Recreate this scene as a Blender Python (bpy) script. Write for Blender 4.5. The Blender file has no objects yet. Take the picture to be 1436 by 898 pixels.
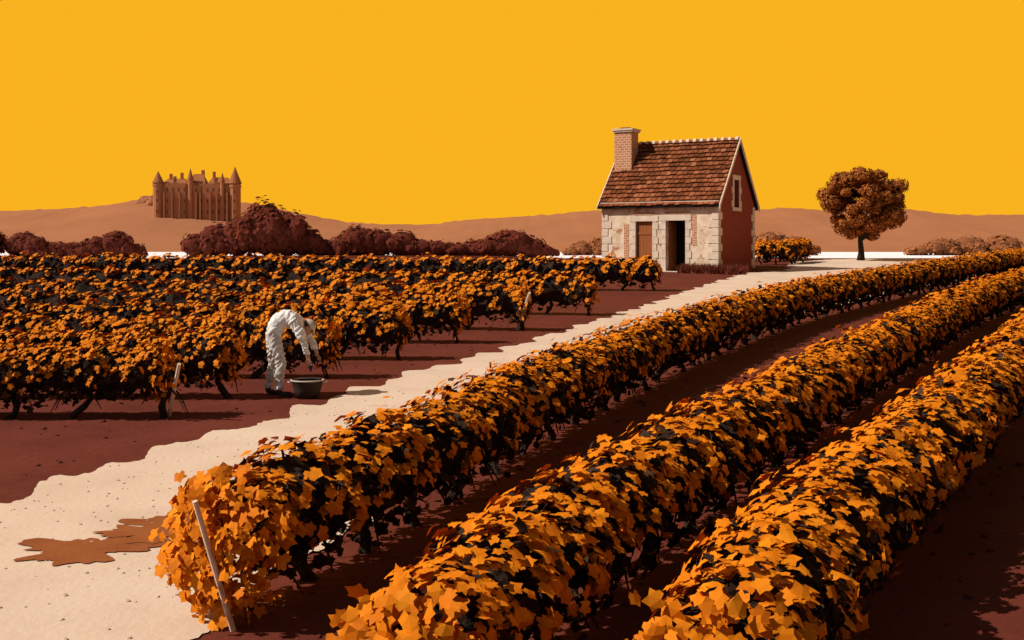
import bpy, math, random
import numpy as np
from mathutils import Vector, noise

rng = np.random.default_rng(7)
random.seed(7)
scene = bpy.context.scene
scene.view_settings.view_transform = 'Standard'
scene.view_settings.look = 'None'
scene.view_settings.exposure = 0
COL = scene.collection

# ------------------------------------------------------------------ terrain
SLOPE = 0.0355
def gz(x, y):
    """height of the gently rising vineyard ground"""
    x = np.asarray(x, float); y = np.asarray(y, float)
    z = SLOPE * (y - 17.0)
    z = np.where(y < -5, SLOPE * (-22), z)
    t = np.clip((y - 65.0) / 12.0, 0, 1)
    t = t * t * (3 - 2 * t)
    zt = SLOPE * 48.0
    z = np.where(y > 65, zt * (1 - t) + (-0.3) * t, z)
    t2 = np.clip((y - 520.0) / 25.0, 0, 1)
    z = np.where(y > 520, -0.3 + 2.2 * t2, z)
    return z

# ------------------------------------------------------------------ materials
def new_mat(name, rough=0.85, spec=0.2):
    m = bpy.data.materials.new(name); m.use_nodes = True
    nt = m.node_tree; b = nt.nodes['Principled BSDF']
    b.inputs['Roughness'].default_value = rough
    b.inputs['Specular IOR Level'].default_value = spec
    return m, nt, b

def ramp(nt, stops, interp='LINEAR'):
    r = nt.nodes.new('ShaderNodeValToRGB')
    r.color_ramp.interpolation = interp
    els = r.color_ramp.elements
    while len(els) < len(stops): els.new(0.5)
    for e, (p, c) in zip(els, stops):
        e.position = p; e.color = (c[0], c[1], c[2], 1)
    return r

def noise_mat(name, stops, scale=3.0, detail=6, rough=0.9, bump=0.0, bscale=20, spec=0.1, bdist=0.02, stretch=None):
    m, nt, b = new_mat(name, rough, spec)
    tc = nt.nodes.new('ShaderNodeTexCoord')
    src = tc.outputs['Object']
    if stretch:
        mp = nt.nodes.new('ShaderNodeMapping'); mp.inputs['Scale'].default_value = stretch
        nt.links.new(src, mp.inputs['Vector']); src = mp.outputs['Vector']
    n = nt.nodes.new('ShaderNodeTexNoise')
    n.inputs['Scale'].default_value = scale; n.inputs['Detail'].default_value = detail
    n.inputs['Roughness'].default_value = 0.62
    nt.links.new(src, n.inputs['Vector'])
    r = ramp(nt, stops)
    nt.links.new(n.outputs['Fac'], r.inputs['Fac'])
    nt.links.new(r.outputs['Color'], b.inputs['Base Color'])
    if bump:
        n2 = nt.nodes.new('ShaderNodeTexNoise'); n2.inputs['Scale'].default_value = bscale; n2.inputs['Detail'].default_value = 5
        nt.links.new(src, n2.inputs['Vector'])
        bp = nt.nodes.new('ShaderNodeBump'); bp.inputs['Strength'].default_value = bump; bp.inputs['Distance'].default_value = bdist
        nt.links.new(n2.outputs['Fac'], bp.inputs['Height'])
        nt.links.new(bp.outputs['Normal'], b.inputs['Normal'])
    return m

def leaf_mat(name, stops, rough=0.7):
    m, nt, b = new_mat(name, rough, 0.08)
    a = nt.nodes.new('ShaderNodeAttribute'); a.attribute_name = 'rnd'
    r = ramp(nt, stops)
    nt.links.new(a.outputs['Fac'], r.inputs['Fac'])
    nt.links.new(r.outputs['Color'], b.inputs['Base Color'])
    return m

M_leaf = leaf_mat('vine_leaf_autumn', [(0, (.50, .122, .004)), (.3, (.60, .158, .004)), (.8, (.65, .180, .004)), (1, (.70, .215, .007))])
M_core = noise_mat('shaded_inner_foliage', [(.3, (.020, .012, .008)), (.7, (.036, .019, .012))], 14, bump=.6, bscale=18, bdist=.06)  # shade between the leaves, painted as a near-black base colour
M_shade = leaf_mat('vine_shaded_leaf', [(0, (.022, .012, .008)), (.7, (.045, .022, .012)), (1, (.085, .035, .014))], .9)  # shaded copy of the vine leaf, darkness put into its colour
M_bark = noise_mat('vine_bark', [(.3, (.018, .012, .008)), (.7, (.045, .028, .018))], 18, bump=.6, bscale=50)
M_soil = noise_mat('soil', [(.25, (.092, .018, .010)), (.5, (.122, .025, .014)), (.75, (.148, .031, .018))], .9, 10, .95, .5, 9, bdist=.04)
M_path = noise_mat('sandy_path', [(.25, (.54, .39, .28)), (.5, (.62, .46, .335)), (.8, (.68, .52, .385))], .8, 9, .95, .35, 16, bdist=.02)
M_patch = noise_mat('path_shadow_brown', [(.3, (.22, .062, .018)), (.7, (.30, .09, .025))], 2, 6, .95, .3, 20)  # brown tone that paints the shadow blobs on the path
M_hill = noise_mat('hill_woodland_cover', [(.3, (.32, .125, .056)), (.7, (.37, .150, .070))], .03, 6, 1)
M_hillleaf = leaf_mat('hill_tree_leaf', [(0, (.36, .14, .06)), (1, (.42, .165, .073))], 1)
M_castle = noise_mat('castle_stone', [(.3, (.38, .148, .064)), (.7, (.44, .175, .078))], .2, 6, 1)
M_castle_roof = noise_mat('castle_slate', [(.3, (.31, .115, .046)), (.7, (.35, .13, .053))], .3, 4, 1)
M_castle_win = noise_mat('castle_opening', [(.3, (.17, .058, .024)), (.7, (.20, .068, .028))], .3, 2, 1)
M_maroon = leaf_mat('distant_foliage_maroon', [(0, (.105, .019, .009)), (1, (.145, .028, .013))], .95)
M_maroon_c = noise_mat('distant_foliage_inner', [(.3, (.09, .016, .008)), (.7, (.11, .020, .010))], .4)
M_brownbush = leaf_mat('distant_foliage_brown', [(0, (.24, .078, .026)), (1, (.32, .108, .038))], .95)
M_brownbush_c = noise_mat('brown_foliage_inner', [(.3, (.20, .066, .024)), (.7, (.24, .080, .030))], .4)
M_treeleaf = leaf_mat('tree_leaf', [(0, (.18, .050, .008)), (.5, (.29, .082, .016)), (1, (.37, .115, .025))], .75)
M_water = noise_mat('river_water', [(.3, (.80, .80, .84)), (.7, (.86, .86, .9))], .05, 3, .6, .1, .6, spec=.2)
M_wood_pale = noise_mat('stake_wood', [(.3, (.66, .48, .33)), (.7, (.84, .68, .52))], 12, stretch=(1, 1, .1), bump=.3)
M_stone = noise_mat('dressed_stone', [(.3, (.60, .46, .34)), (.7, (.76, .60, .47))], 3, 8, .9, .4, 20)
M_grass = leaf_mat('dry_grass', [(0, (.14, .025, .012)), (1, (.26, .07, .035))], .9)
M_dark = noise_mat('dark_interior', [(.3, (.012, .010, .009)), (.7, (.02, .016, .013))], 4)
M_door = noise_mat('door_planks', [(.3, (.26, .080, .025)), (.7, (.38, .125, .045))], 5, stretch=(6, 6, .6), bump=.4)
M_tile = leaf_mat('clay_tile', [(0, (.12, .036, .012)), (.35, (.20, .058, .021)), (.75, (.26, .078, .030)), (1, (.34, .12, .050))], .85)
M_under = noise_mat('roof_batten', [(.3, (.012, .008, .006)), (.7, (.02, .012, .009))], 4)

def plaster():
    m, nt, b = new_mat('lime_plaster', .92, .1)
    tc = nt.nodes.new('ShaderNodeTexCoord')
    n1 = nt.nodes.new('ShaderNodeTexNoise'); n1.inputs['Scale'].default_value = 1.6; n1.inputs['Detail'].default_value = 9; n1.inputs['Roughness'].default_value = .65
    nt.links.new(tc.outputs['Object'], n1.inputs['Vector'])
    r1 = ramp(nt, [(.3, (.54, .37, .23)), (.47, (.70, .51, .35)), (.55, (.80, .61, .44)), (.75, (.84, .68, .52))])
    nt.links.new(n1.outputs['Fac'], r1.inputs['Fac'])
    n2 = nt.nodes.new('ShaderNodeTexNoise'); n2.inputs['Scale'].default_value = 2.3; n2.inputs['Detail'].default_value = 8; n2.inputs['Roughness'].default_value = .7
    mp = nt.nodes.new('ShaderNodeMapping'); mp.inputs['Location'].default_value = (5, 2, 1)
    nt.links.new(tc.outputs['Object'], mp.inputs['Vector']); nt.links.new(mp.outputs['Vector'], n2.inputs['Vector'])
    r2 = ramp(nt, [(.58, (0, 0, 0)), (.61, (1, 1, 1))])
    nt.links.new(n2.outputs['Fac'], r2.inputs['Fac'])
    mx = nt.nodes.new('ShaderNodeMix'); mx.data_type = 'RGBA'
    mx.inputs['B'].default_value = (.44, .20, .10, 1)
    nt.links.new(r2.outputs['Color'], mx.inputs['Factor']); nt.links.new(r1.outputs['Color'], mx.inputs['A'])
    nt.links.new(mx.outputs['Result'], b.inputs['Base Color'])
    bp = nt.nodes.new('ShaderNodeBump'); bp.inputs['Strength'].default_value = .4; bp.inputs['Distance'].default_value = .03
    nt.links.new(n1.outputs['Fac'], bp.inputs['Height']); nt.links.new(bp.outputs['Normal'], b.inputs['Normal'])
    return m
M_plaster = plaster()

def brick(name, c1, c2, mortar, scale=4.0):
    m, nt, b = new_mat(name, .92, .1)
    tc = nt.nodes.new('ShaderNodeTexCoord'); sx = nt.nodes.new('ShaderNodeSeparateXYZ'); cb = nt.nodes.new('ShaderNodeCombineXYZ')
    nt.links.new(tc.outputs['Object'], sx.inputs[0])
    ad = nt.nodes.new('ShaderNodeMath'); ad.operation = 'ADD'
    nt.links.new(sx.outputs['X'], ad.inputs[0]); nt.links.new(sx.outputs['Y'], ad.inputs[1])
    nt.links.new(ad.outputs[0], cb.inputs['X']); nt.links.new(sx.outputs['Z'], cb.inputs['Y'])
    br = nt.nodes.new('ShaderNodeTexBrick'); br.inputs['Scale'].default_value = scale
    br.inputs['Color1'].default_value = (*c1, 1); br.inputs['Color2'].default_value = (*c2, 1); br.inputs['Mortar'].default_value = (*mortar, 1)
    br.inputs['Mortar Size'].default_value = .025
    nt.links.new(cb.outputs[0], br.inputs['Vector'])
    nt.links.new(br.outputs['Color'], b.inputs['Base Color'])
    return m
M_chim = brick('chimney_brick', (.44, .17, .075), (.54, .24, .12), (.70, .50, .34), 2.2)
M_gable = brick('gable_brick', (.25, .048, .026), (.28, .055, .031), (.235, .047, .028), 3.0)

# ------------------------------------------------------------------ mesh builder
class MB:
    def __init__(s): s.v = []; s.n = 0; s.loops = []; s.tot = []; s.mi = []; s.rn = []; s.sm = []
    def add(s, verts, faces, mat=0, rnd=None, smooth=False):
        verts = np.asarray(verts, float).reshape(-1, 3)
        if isinstance(faces, np.ndarray):
            k = faces.shape[1]; nf = len(faces)
            s.loops.append((faces + s.n).ravel()); s.tot.append(np.full(nf, k))
        else:
            nf = len(faces)
            s.loops.append(np.concatenate([np.asarray(f) for f in faces]) + s.n)
            s.tot.append(np.array([len(f) for f in faces]))
        s.mi.append(np.full(nf, mat)); s.sm.append(np.full(nf, smooth))
        s.rn.append(np.full(nf, .5) if rnd is None else np.broadcast_to(rnd, nf))
        s.v.append(verts); s.n += len(verts)
    def build(s, name, mats, parent=None, loc=None):
        V = np.concatenate(s.v); L = np.concatenate(s.loops).astype(np.int32); T = np.concatenate(s.tot).astype(np.int32)
        me = bpy.data.meshes.new(name)
        me.vertices.add(len(V)); me.vertices.foreach_set('co', V.ravel().astype(np.float32))
        me.loops.add(len(L)); me.loops.foreach_set('vertex_index', L)
        me.polygons.add(len(T))
        st = np.concatenate([[0], np.cumsum(T)[:-1]]).astype(np.int32)
        me.polygons.foreach_set('loop_start', st)
        try: me.polygons.foreach_set('loop_total', T)
        except Exception: pass
        me.polygons.foreach_set('material_index', np.concatenate(s.mi).astype(np.int32))
        me.polygons.foreach_set('use_smooth', np.concatenate(s.sm).astype(bool))
        a = me.attributes.new('rnd', 'FLOAT', 'FACE'); a.data.foreach_set('value', np.concatenate(s.rn).astype(np.float32))
        me.update(calc_edges=True); me.validate()
        for m in mats: me.materials.append(m)
        ob = bpy.data.objects.new(name, me); COL.objects.link(ob)
        if parent: ob.parent = parent
        if loc is not None: ob.location = loc
        return ob

def empty(name, loc=(0, 0, 0), rz=0.0):
    e = bpy.data.objects.new(name, None); COL.objects.link(e); e.location = loc; e.rotation_euler = (0, 0, rz)
    e.empty_display_size = .2
    return e

def box(x0, x1, y0, y1, z0, z1):
    v = np.array([[x0, y0, z0], [x1, y0, z0], [x1, y1, z0], [x0, y1, z0], [x0, y0, z1], [x1, y0, z1], [x1, y1, z1], [x0, y1, z1]])
    f = np.array([[0, 3, 2, 1], [4, 5, 6, 7], [0, 1, 5, 4], [1, 2, 6, 5], [2, 3, 7, 6], [3, 0, 4, 7]])
    return v, f

def sphere(nu=16, nv=10):
    vs = [[0, 0, -1]]
    for j in range(1, nv):
        t = math.pi * j / nv
        for i in range(nu):
            p = 2 * math.pi * i / nu
            vs.append([math.sin(t) * math.cos(p), math.sin(t) * math.sin(p), -math.cos(t)])
    vs.append([0, 0, 1])
    fs = []
    for i in range(nu): fs.append([0, 1 + (i + 1) % nu, 1 + i])
    for j in range(nv - 2):
        for i in range(nu):
            a = 1 + j * nu + i; b = 1 + j * nu + (i + 1) % nu
            fs.append([a, b, b + nu, a + nu])
    top = len(vs) - 1; o = 1 + (nv - 2) * nu
    for i in range(nu): fs.append([o + i, o + (i + 1) % nu, top])
    return np.array(vs), fs

def tube(pts, rad, k=6, cap=True):
    pts = np.asarray(pts, float); rad = np.asarray(rad, float); n = len(pts)
    t = np.gradient(pts, axis=0); t /= np.linalg.norm(t, axis=1)[:, None] + 1e-9
    ref = np.array([0.31, 0.95, 0.05])
    a = np.cross(t, ref); bad = np.linalg.norm(a, axis=1) < .1
    a[bad] = np.cross(t[bad], [1, 0, 0]); a /= np.linalg.norm(a, axis=1)[:, None]
    b = np.cross(t, a)
    ang = np.linspace(0, 2 * np.pi, k, endpoint=False)
    V = pts[:, None] + rad[:, None, None] * (np.cos(ang)[None, :, None] * a[:, None] + np.sin(ang)[None, :, None] * b[:, None])
    F = []
    for i in range(n - 1):
        for j in range(k):
            F.append([i * k + j, i * k + (j + 1) % k, (i + 1) * k + (j + 1) % k, (i + 1) * k + j])
    if cap:
        F.append(list(range(k))[::-1]); F.append([(n - 1) * k + j for j in range(k)])
    return V.reshape(-1, 3), F

_la = np.radians([-90, -62, -30, -8, 22, 52, 90, 128, 158, 188, 210, 242])
_lr = np.array([.38, .78, .84, .66, 1.0, .70, 1.08, .70, 1.0, .66, .84, .78])
VINE = np.stack([_lr * np.cos(_la), _lr * np.sin(_la)], 1)
OVAL = np.array([[0, -1], [.55, -.5], [.7, .1], [.35, .75], [0, 1.05], [-.4, .7], [-.65, .1], [-.6, -.45]])
LOBE = np.array([[0, -.7], [.62, -.72], [.66, -.1], [.95, .25], [.52, .55], [0, 1.05], [-.52, .55], [-.95, .3], [-.66, -.1], [-.62, -.72]])

def leaves(mb, pos, nrm, size, tmpl, mat=0, rnd=None, cup=.25, rg=rng):
    N = len(pos); K = len(tmpl)
    nrm = nrm / (np.linalg.norm(nrm, axis=1)[:, None] + 1e-9)
    r = rg.normal(size=(N, 3)); a = np.cross(nrm, r); a /= np.linalg.norm(a, axis=1)[:, None] + 1e-9
    b = np.cross(nrm, a)
    jx = rg.uniform(.75, 1.25, (N, 1))
    tx = tmpl[None, :, 0] * jx * rg.uniform(.9, 1.1, (N, K)); ty = tmpl[None, :, 1] * rg.uniform(.9, 1.1, (N, K))
    tz = -cup * (tx ** 2)
    s = size[:, None, None]
    V = pos[:, None] + s * (tx[..., None] * a[:, None] + ty[..., None] * b[:, None] + tz[..., None] * nrm[:, None])
    F = np.arange(N * K).reshape(N, K)
    mb.add(V.reshape(-1, 3), F, mat, rg.uniform(0, 1, N) if rnd is None else rnd)

# ------------------------------------------------------------------ ground sheet
def grid(xs, ys, zf):
    X, Y = np.meshgrid(xs, ys); Z = zf(X, Y)
    V = np.stack([X, Y, Z], -1).reshape(-1, 3)
    nx, ny = len(xs), len(ys)
    i, j = np.meshgrid(np.arange(nx - 1), np.arange(ny - 1))
    a = (j * nx + i).ravel()
    return V, np.stack([a, a + 1, a + nx + 1, a + nx], 1)

xs = np.concatenate([[-3000, -1200, -500, -200, -100, -60], np.linspace(-40, 40, 41), [60, 100, 200, 500, 1200, 3000]])
ys = np.concatenate([[-200, -60, -20, -5], np.linspace(-3, 65, 35), np.linspace(66, 78, 13), [120, 300, 520, 530, 545, 800, 2000, 3300]])
mb = MB(); mb.add(*grid(xs, ys, gz), smooth=True)
mb.build('ground', [M_soil])

mb = MB(); mb.add(*grid(np.linspace(-2500, 2500, 6), np.linspace(67, 545, 8), lambda X, Y: X * 0 + 1.0))
mb.build('river', [M_water])

# ------------------------------------------------------------------ path
R1 = np.array([(-1.98, 7.75), (-.98, 9.6), (.12, 13.1), (2.35, 18.5), (4.5, 23), (6.8, 27.5), (10.3, 33), (16.9, 42.5), (27, 56)])
leftE = np.array([(-9, 6.0), (-6.2, 9.2), (-4.94, 11), (-4.6, 11.8), (-4.24, 13.1), (-3.48, 14.36), (-2.9, 16.1), (-2.25, 18.1), (-.3, 22.6), (2.35, 29.1), (4.3, 34.2), (7.5, 43.0), (10.3, 49.8), (12.6, 52.0), (14.0, 57.5), (15.6, 61.6), (19, 64)])
rightE = np.array([(-4.6, 1.0), (-2.7, 5), (-2.2, 7), (-1.95, 8.4), (-1.6, 9.4), (-1.15, 10.8), (-.55, 12.8), (.55, 15.8), (2.2, 19.8), (4.6, 25.0), (7.6, 30.2), (12.2, 37.0), (16.0, 42.6), (20, 48), (24, 53.5), (28, 59), (32, 64)])
def resamp(P, n):
    d = np.concatenate([[0], np.cumsum(np.linalg.norm(np.diff(P, axis=0), axis=1))]); s = np.linspace(0, d[-1], n)
    return np.stack([np.interp(s, d, P[:, k]) for k in range(P.shape[1])], 1)
def resamp_idx(P, per):
    out = []
    for i in range(len(P) - 1):
        for t in np.linspace(0, 1, per, endpoint=False): out.append(P[i] * (1 - t) + P[i + 1] * t)
    out.append(P[-1]); return np.array(out)
A = resamp_idx(leftE, 24); B = resamp_idx(rightE, 24); n = len(A)
def jag(P, sgn):
    cs = np.cumsum(np.concatenate([[0], np.linalg.norm(np.diff(P, axis=0), axis=1)]))
    nz = rng.normal(0, 1, n); nz = np.convolve(nz, np.ones(3) / 3, 'same')
    return (.15 * np.sin(cs * 3.1 + np.sin(cs)) + .12 * np.sin(cs * 6.7 + 1) + .08 * nz) * sgn
N_ = B - A; N_ /= np.linalg.norm(N_, axis=1)[:, None]
A0 = A + N_ * jag(A, 1)[:, None]; B0 = B - N_ * (jag(B, .6))[:, None]
cols = 9
V = []
for c in range(cols):
    q = c / (cols - 1)
    P = A0 if c == 0 else (B0 if c == cols - 1 else A * (1 - q) + B * q)
    V.append(np.column_stack([P, gz(P[:, 0], P[:, 1]) + .010]))
V = np.array(V)
F = [[c * n + i, (c + 1) * n + i, (c + 1) * n + i + 1, c * n + i + 1] for c in range(cols - 1) for i in range(n - 1)]
mb = MB(); mb.add(V.reshape(-1, 3), np.array(F)); mb.build('path', [M_path])

mb = MB()
sv, sf = sphere(6, 4)
for i in range(900):
    cy = rng.uniform(4, 28); cx = rng.uniform(-.5, .55) * cy
    if np.interp(cy, leftE[:, 1], leftE[:, 0]) - .3 < cx < np.interp(cy, rightE[:, 1], rightE[:, 0]) + .1: continue
    r = rng.uniform(.012, .035)
    mb.add(sv * [r * rng.uniform(.8, 1.5), r * rng.uniform(.8, 1.5), r * .7] + [cx, cy, float(gz(cx, cy)) + r * .2], sf)
mb.build('soil_clods', [M_soil])
M_peb = noise_mat('pebble', [(.3, (.40, .28, .2)), (.7, (.66, .52, .4))], 3)
mb = MB()
for i in range(700):
    k = rng.integers(40, 330); q = rng.uniform(.02, .95); p = A[k] * (1 - q) + B[k] * q
    r = rng.uniform(.006, .018)
    mb.add(sv * [r * rng.uniform(.8, 1.4), r, r * .6] + [p[0], p[1], float(gz(p[0], p[1])) + .012], sf)
mb.build('path_pebbles', [M_peb])

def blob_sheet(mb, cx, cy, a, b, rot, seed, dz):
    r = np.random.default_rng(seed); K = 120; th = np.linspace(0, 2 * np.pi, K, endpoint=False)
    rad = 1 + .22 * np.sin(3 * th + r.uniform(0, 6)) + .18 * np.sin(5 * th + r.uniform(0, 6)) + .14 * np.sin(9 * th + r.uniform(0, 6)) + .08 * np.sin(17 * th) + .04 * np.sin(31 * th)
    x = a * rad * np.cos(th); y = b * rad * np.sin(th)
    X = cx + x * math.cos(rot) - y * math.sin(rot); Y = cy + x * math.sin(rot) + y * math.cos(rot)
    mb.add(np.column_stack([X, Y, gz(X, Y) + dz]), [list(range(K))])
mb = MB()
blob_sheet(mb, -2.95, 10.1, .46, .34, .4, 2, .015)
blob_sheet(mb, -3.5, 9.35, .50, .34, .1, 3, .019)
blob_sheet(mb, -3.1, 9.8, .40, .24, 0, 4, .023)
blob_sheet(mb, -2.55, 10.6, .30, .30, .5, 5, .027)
mb.build('path_shadow_patch', [M_patch])  # shadow blobs on the path, laid as thin brown sheets

# ------------------------------------------------------------------ vine rows
def sm(P, n=400):
    Q = resamp(np.asarray(P, float), n); k = max(3, n // 14) | 1
    pad = k // 2
    Qp = np.vstack([Q[0] + (Q[0] - Q[1]) * np.arange(pad, 0, -1)[:, None], Q, Q[-1] + (Q[-1] - Q[-2]) * np.arange(1, pad + 1)[:, None]])
    ker = np.ones(k) / k
    return np.stack([np.convolve(Qp[:, c], ker, 'valid') for c in range(2)], 1)

def vine_row(P, seed, hw=.38, top=1.06, bot=.22, dens=420, leaf=.056, trunk_sp=1.0, far=False, gap=.7, mid=.5, wl=1.0, full_end=0, band=False, lumpy=.09):
    rg = np.random.default_rng(seed)
    C = sm(P); d = np.concatenate([[0], np.cumsum(np.linalg.norm(np.diff(C, axis=0), axis=1))]); L = d[-1]
    T = np.gradient(C, axis=0); T /= np.linalg.norm(T, axis=1)[:, None]
    ph = rg.uniform(0, 6, 12)
    def at(s):
        c = np.stack([np.interp(s, d, C[:, k]) for k in range(2)], -1)
        t = np.stack([np.interp(s, d, T[:, k]) for k in range(2)], -1)
        return c, t
    def shp(s, f):
        cap = np.clip(np.minimum(s, L - s) / .4, 0, 1); cap = np.sqrt(np.clip(1 - (1 - cap) ** 2, 0.02, 1))
        lump = 1 + lumpy * np.sin(2 * np.pi * s / 1.07 + ph[0]) + .08 * np.sin(2 * np.pi * s / .63 + ph[1] + 1.5 * np.sin(f)) + .05 * np.sin(s * 2.1 + ph[2] + 2 * f) + .07 * np.sin(s * 15 + 3 * f + ph[3])
        return cap * lump
    zc = (top + bot) / 2; hh = (top - bot) / 2
    def surf(s, f, r):
        c, t = at(s); k = shp(s, f) * r
        nx, ny = t[..., 1], -t[..., 0]
        w = hw * k * np.cos(f); x = c[..., 0] + nx * w; y = c[..., 1] + ny * w
        z = gz(c[..., 0], c[..., 1]) + zc + hh * k * np.sin(f)
        o = np.stack([nx * np.cos(f) / hw, ny * np.cos(f) / hw, np.sin(f) / hh], -1); o /= np.linalg.norm(o, axis=-1)[..., None]
        return np.stack([x, y, z], -1), o
    def holes(s, f):
        q = 1.0 / wl
        a = f * hw
        return (np.sin(s * 17 * q + ph[4] + 2 * np.sin(a * 9 * q + ph[5])) + np.sin(a * 19 * q + ph[6] + 2 * np.sin(s * 7 * q + ph[7])) + np.sin(s * 29 * q - a * 23 * q + ph[8]) * .8)
    mb = MB()
    ns = int(L / (.2 if far else .12)) + 2; kf = 12
    S, Fi = np.meshgrid(np.linspace(0, L, ns), np.linspace(0, 2 * np.pi, kf, endpoint=False), indexing='ij')
    rr = .74 + .10 * rg.normal(size=S.shape).clip(-1.5, 1.5)
    rr = np.where(np.sin(Fi) < -.4, rr * rg.uniform(.7, 1.1, S.shape), rr)
    V, _ = surf(S, Fi, rr)
    F = []
    for i in range(ns - 1):
        for j in range(kf): F.append([i * kf + j, i * kf + (j + 1) % kf, (i + 1) * kf + (j + 1) % kf, (i + 1) * kf + j])
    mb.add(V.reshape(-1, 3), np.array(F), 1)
    # leaves of the inner and lower canopy, shade painted into their dark colour
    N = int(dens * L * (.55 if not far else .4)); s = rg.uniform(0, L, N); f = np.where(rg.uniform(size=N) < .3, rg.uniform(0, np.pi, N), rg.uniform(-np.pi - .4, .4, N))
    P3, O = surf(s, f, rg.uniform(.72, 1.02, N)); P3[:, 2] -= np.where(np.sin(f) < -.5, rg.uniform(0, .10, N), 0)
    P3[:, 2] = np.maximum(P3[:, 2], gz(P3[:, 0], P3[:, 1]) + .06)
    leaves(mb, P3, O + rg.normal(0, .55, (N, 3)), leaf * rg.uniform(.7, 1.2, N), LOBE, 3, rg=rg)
    # sunlit canopy
    N = int(dens * L); s = rg.uniform(0, L, N)
    u = rg.uniform(0, 1, N)
    f = np.where(u < .9, rg.uniform(-.3, np.pi + .3, N), rg.uniform(-np.pi, 0, N))
    h = holes(s, f)
    m_ = mid; g_ = gap
    if band:
        e = np.exp(-(s / 3.0) ** 2); m_ = mid * (1 - e) + .35 * e; g_ = gap * (1 - e) + .7 * e
    thr = -.45 - g_ * 2 * (np.sin(f) - m_)  # bright leaves thin out downwards, baring the shade-coloured core as dark bands
    if full_end: thr = thr - 2.0 * np.exp(-((s) / full_end) ** 2)
    keep = h > thr
    s, f = s[keep], f[keep]; N = len(s)
    r = rg.uniform(.88, 1.08, N); stray = rg.uniform(size=N) < .04; r = np.where(stray, rg.uniform(1.05, 1.20, N), r)
    P3, O = surf(s, f, r)
    nr = O * 1.0 + np.array([-.25, -.05, .40]) + rg.normal(0, .30, (N, 3))
    leaves(mb, P3, nr, leaf * rg.uniform(.7, 1.25, N), VINE if not far else LOBE, 0, rg=rg)
    for s0 in (0, L):
        n2 = int(dens * (.3 if not (full_end and s0 == 0) else 1.1)); ss = np.abs(rg.normal(0, .1, n2)); ss = ss if s0 == 0 else L - ss
        P3, O = surf(ss, rg.uniform(0, 2 * np.pi, n2), np.ones(n2) * 1.3)
        c, t = at(ss); sg = -1 if s0 == 0 else 1
        if full_end and s0 == 0:
            rad = np.sqrt(rg.uniform(0, 1, n2)); an = rg.uniform(0, 2 * np.pi, n2)
            P3 = np.column_stack([c[:, 0] + t[:, 1] * hw * 1.1 * rad * np.cos(an), c[:, 1] - t[:, 0] * hw * 1.1 * rad * np.cos(an), gz(c[:, 0], c[:, 1]) + zc - .08 + (hh + .06) * rad * np.sin(an)])
            P3[:, :2] -= t * (.25 * np.sqrt(np.clip(1 - rad ** 2, 0, 1)))[:, None]
        O = np.column_stack([t * sg, np.full(n2, .3)])
        leaves(mb, P3 + rg.normal(0, .05, P3.shape), O + rg.normal(0, .4, O.shape), leaf * rg.uniform(.7, 1.2, n2), VINE, 0, rg=rg)
    s = .2
    while s < L - .1:
        c, t = at(np.array([s])); c = c[0]; t = t[0]; g = float(gz(c[0], c[1]))
        lean = rg.uniform(-.22, .22); q = np.linspace(0, 1, 7)
        H = zc - .05
        px = c[0] + t[0] * (lean * q + .05 * np.sin(q * 7 + s)) + .05 * np.sin(q * 8 + s * 3)
        py = c[1] + t[1] * (lean * q + .05 * np.sin(q * 7 + s)) + .04 * np.cos(q * 5 + s * 2)
        pz = g - .05 + (H + .05) * q
        mb.add(*tube(np.column_stack([px, py, pz]), np.array([.06, .045, .048, .036, .04, .03, .026]) * rg.uniform(.8, 1.2), 6), 2)
        for kx in range(3 if not far else 1):
            sgn = rg.choice([-1, 1]); l2 = rg.uniform(.15, .42)
            side = rg.uniform(-.32, .32)
            p = np.array([[c[0] + t[0] * sgn * l2 * w + t[1] * side * w, c[1] + t[1] * sgn * l2 * w - t[0] * side * w, g + h_] for w, h_ in ((.2, .48), (.7, .30), (1.0, rg.uniform(.03, .16)))])
            mb.add(*tube(p, [.018, .014, .006], 4), 2)
        s += trunk_sp * rg.uniform(.75, 1.2)
    return mb.build('vine_row', [M_leaf, M_core, M_bark, M_shade])

vine_row(R1, 1, hw=.40, top=1.04, bot=.20, full_end=.5, lumpy=.11)
vine_row([(-.52, 5.35), (-.22, 6.3), (.06, 7.0), (.85, 8.58), (2.15, 11), (4.45, 15.4), (6.95, 19.9), (11.0, 27.2), (17.4, 37), (25.4, 48)], 2, hw=.38, top=1.02, bot=.20, full_end=.4, lumpy=.11)
vine_row([(.92, 5.2), (1.54, 6.7), (2.34, 8.07), (3.62, 10.2), (5.95, 14.2), (9.3, 20), (13.5, 27), (20.5, 37)], 3, hw=.40, top=1.04, bot=.20, full_end=.4, lumpy=.11)
vine_row([(4.0, 6.4), (5.7, 9.9), (8.6, 14.9), (12.4, 20.4), (17.4, 27.4)], 4, hw=.40, dens=300)
left_rows = [((-4.50, 15.3), (-18, 15.1)), ((-4.0, 16.9), (-20, 16.8)), ((-2.87, 18.9), (-22, 19.0)), ((-1.93, 21.2), (-24, 21.6)),
             ((-.94, 23.8), (-27, 25.2)), ((.42, 26.3), (-30, 29.6)), ((2.2, 30.0), (-34, 36.0)), ((5.1, 39.0), (-42, 44.5))]
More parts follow.
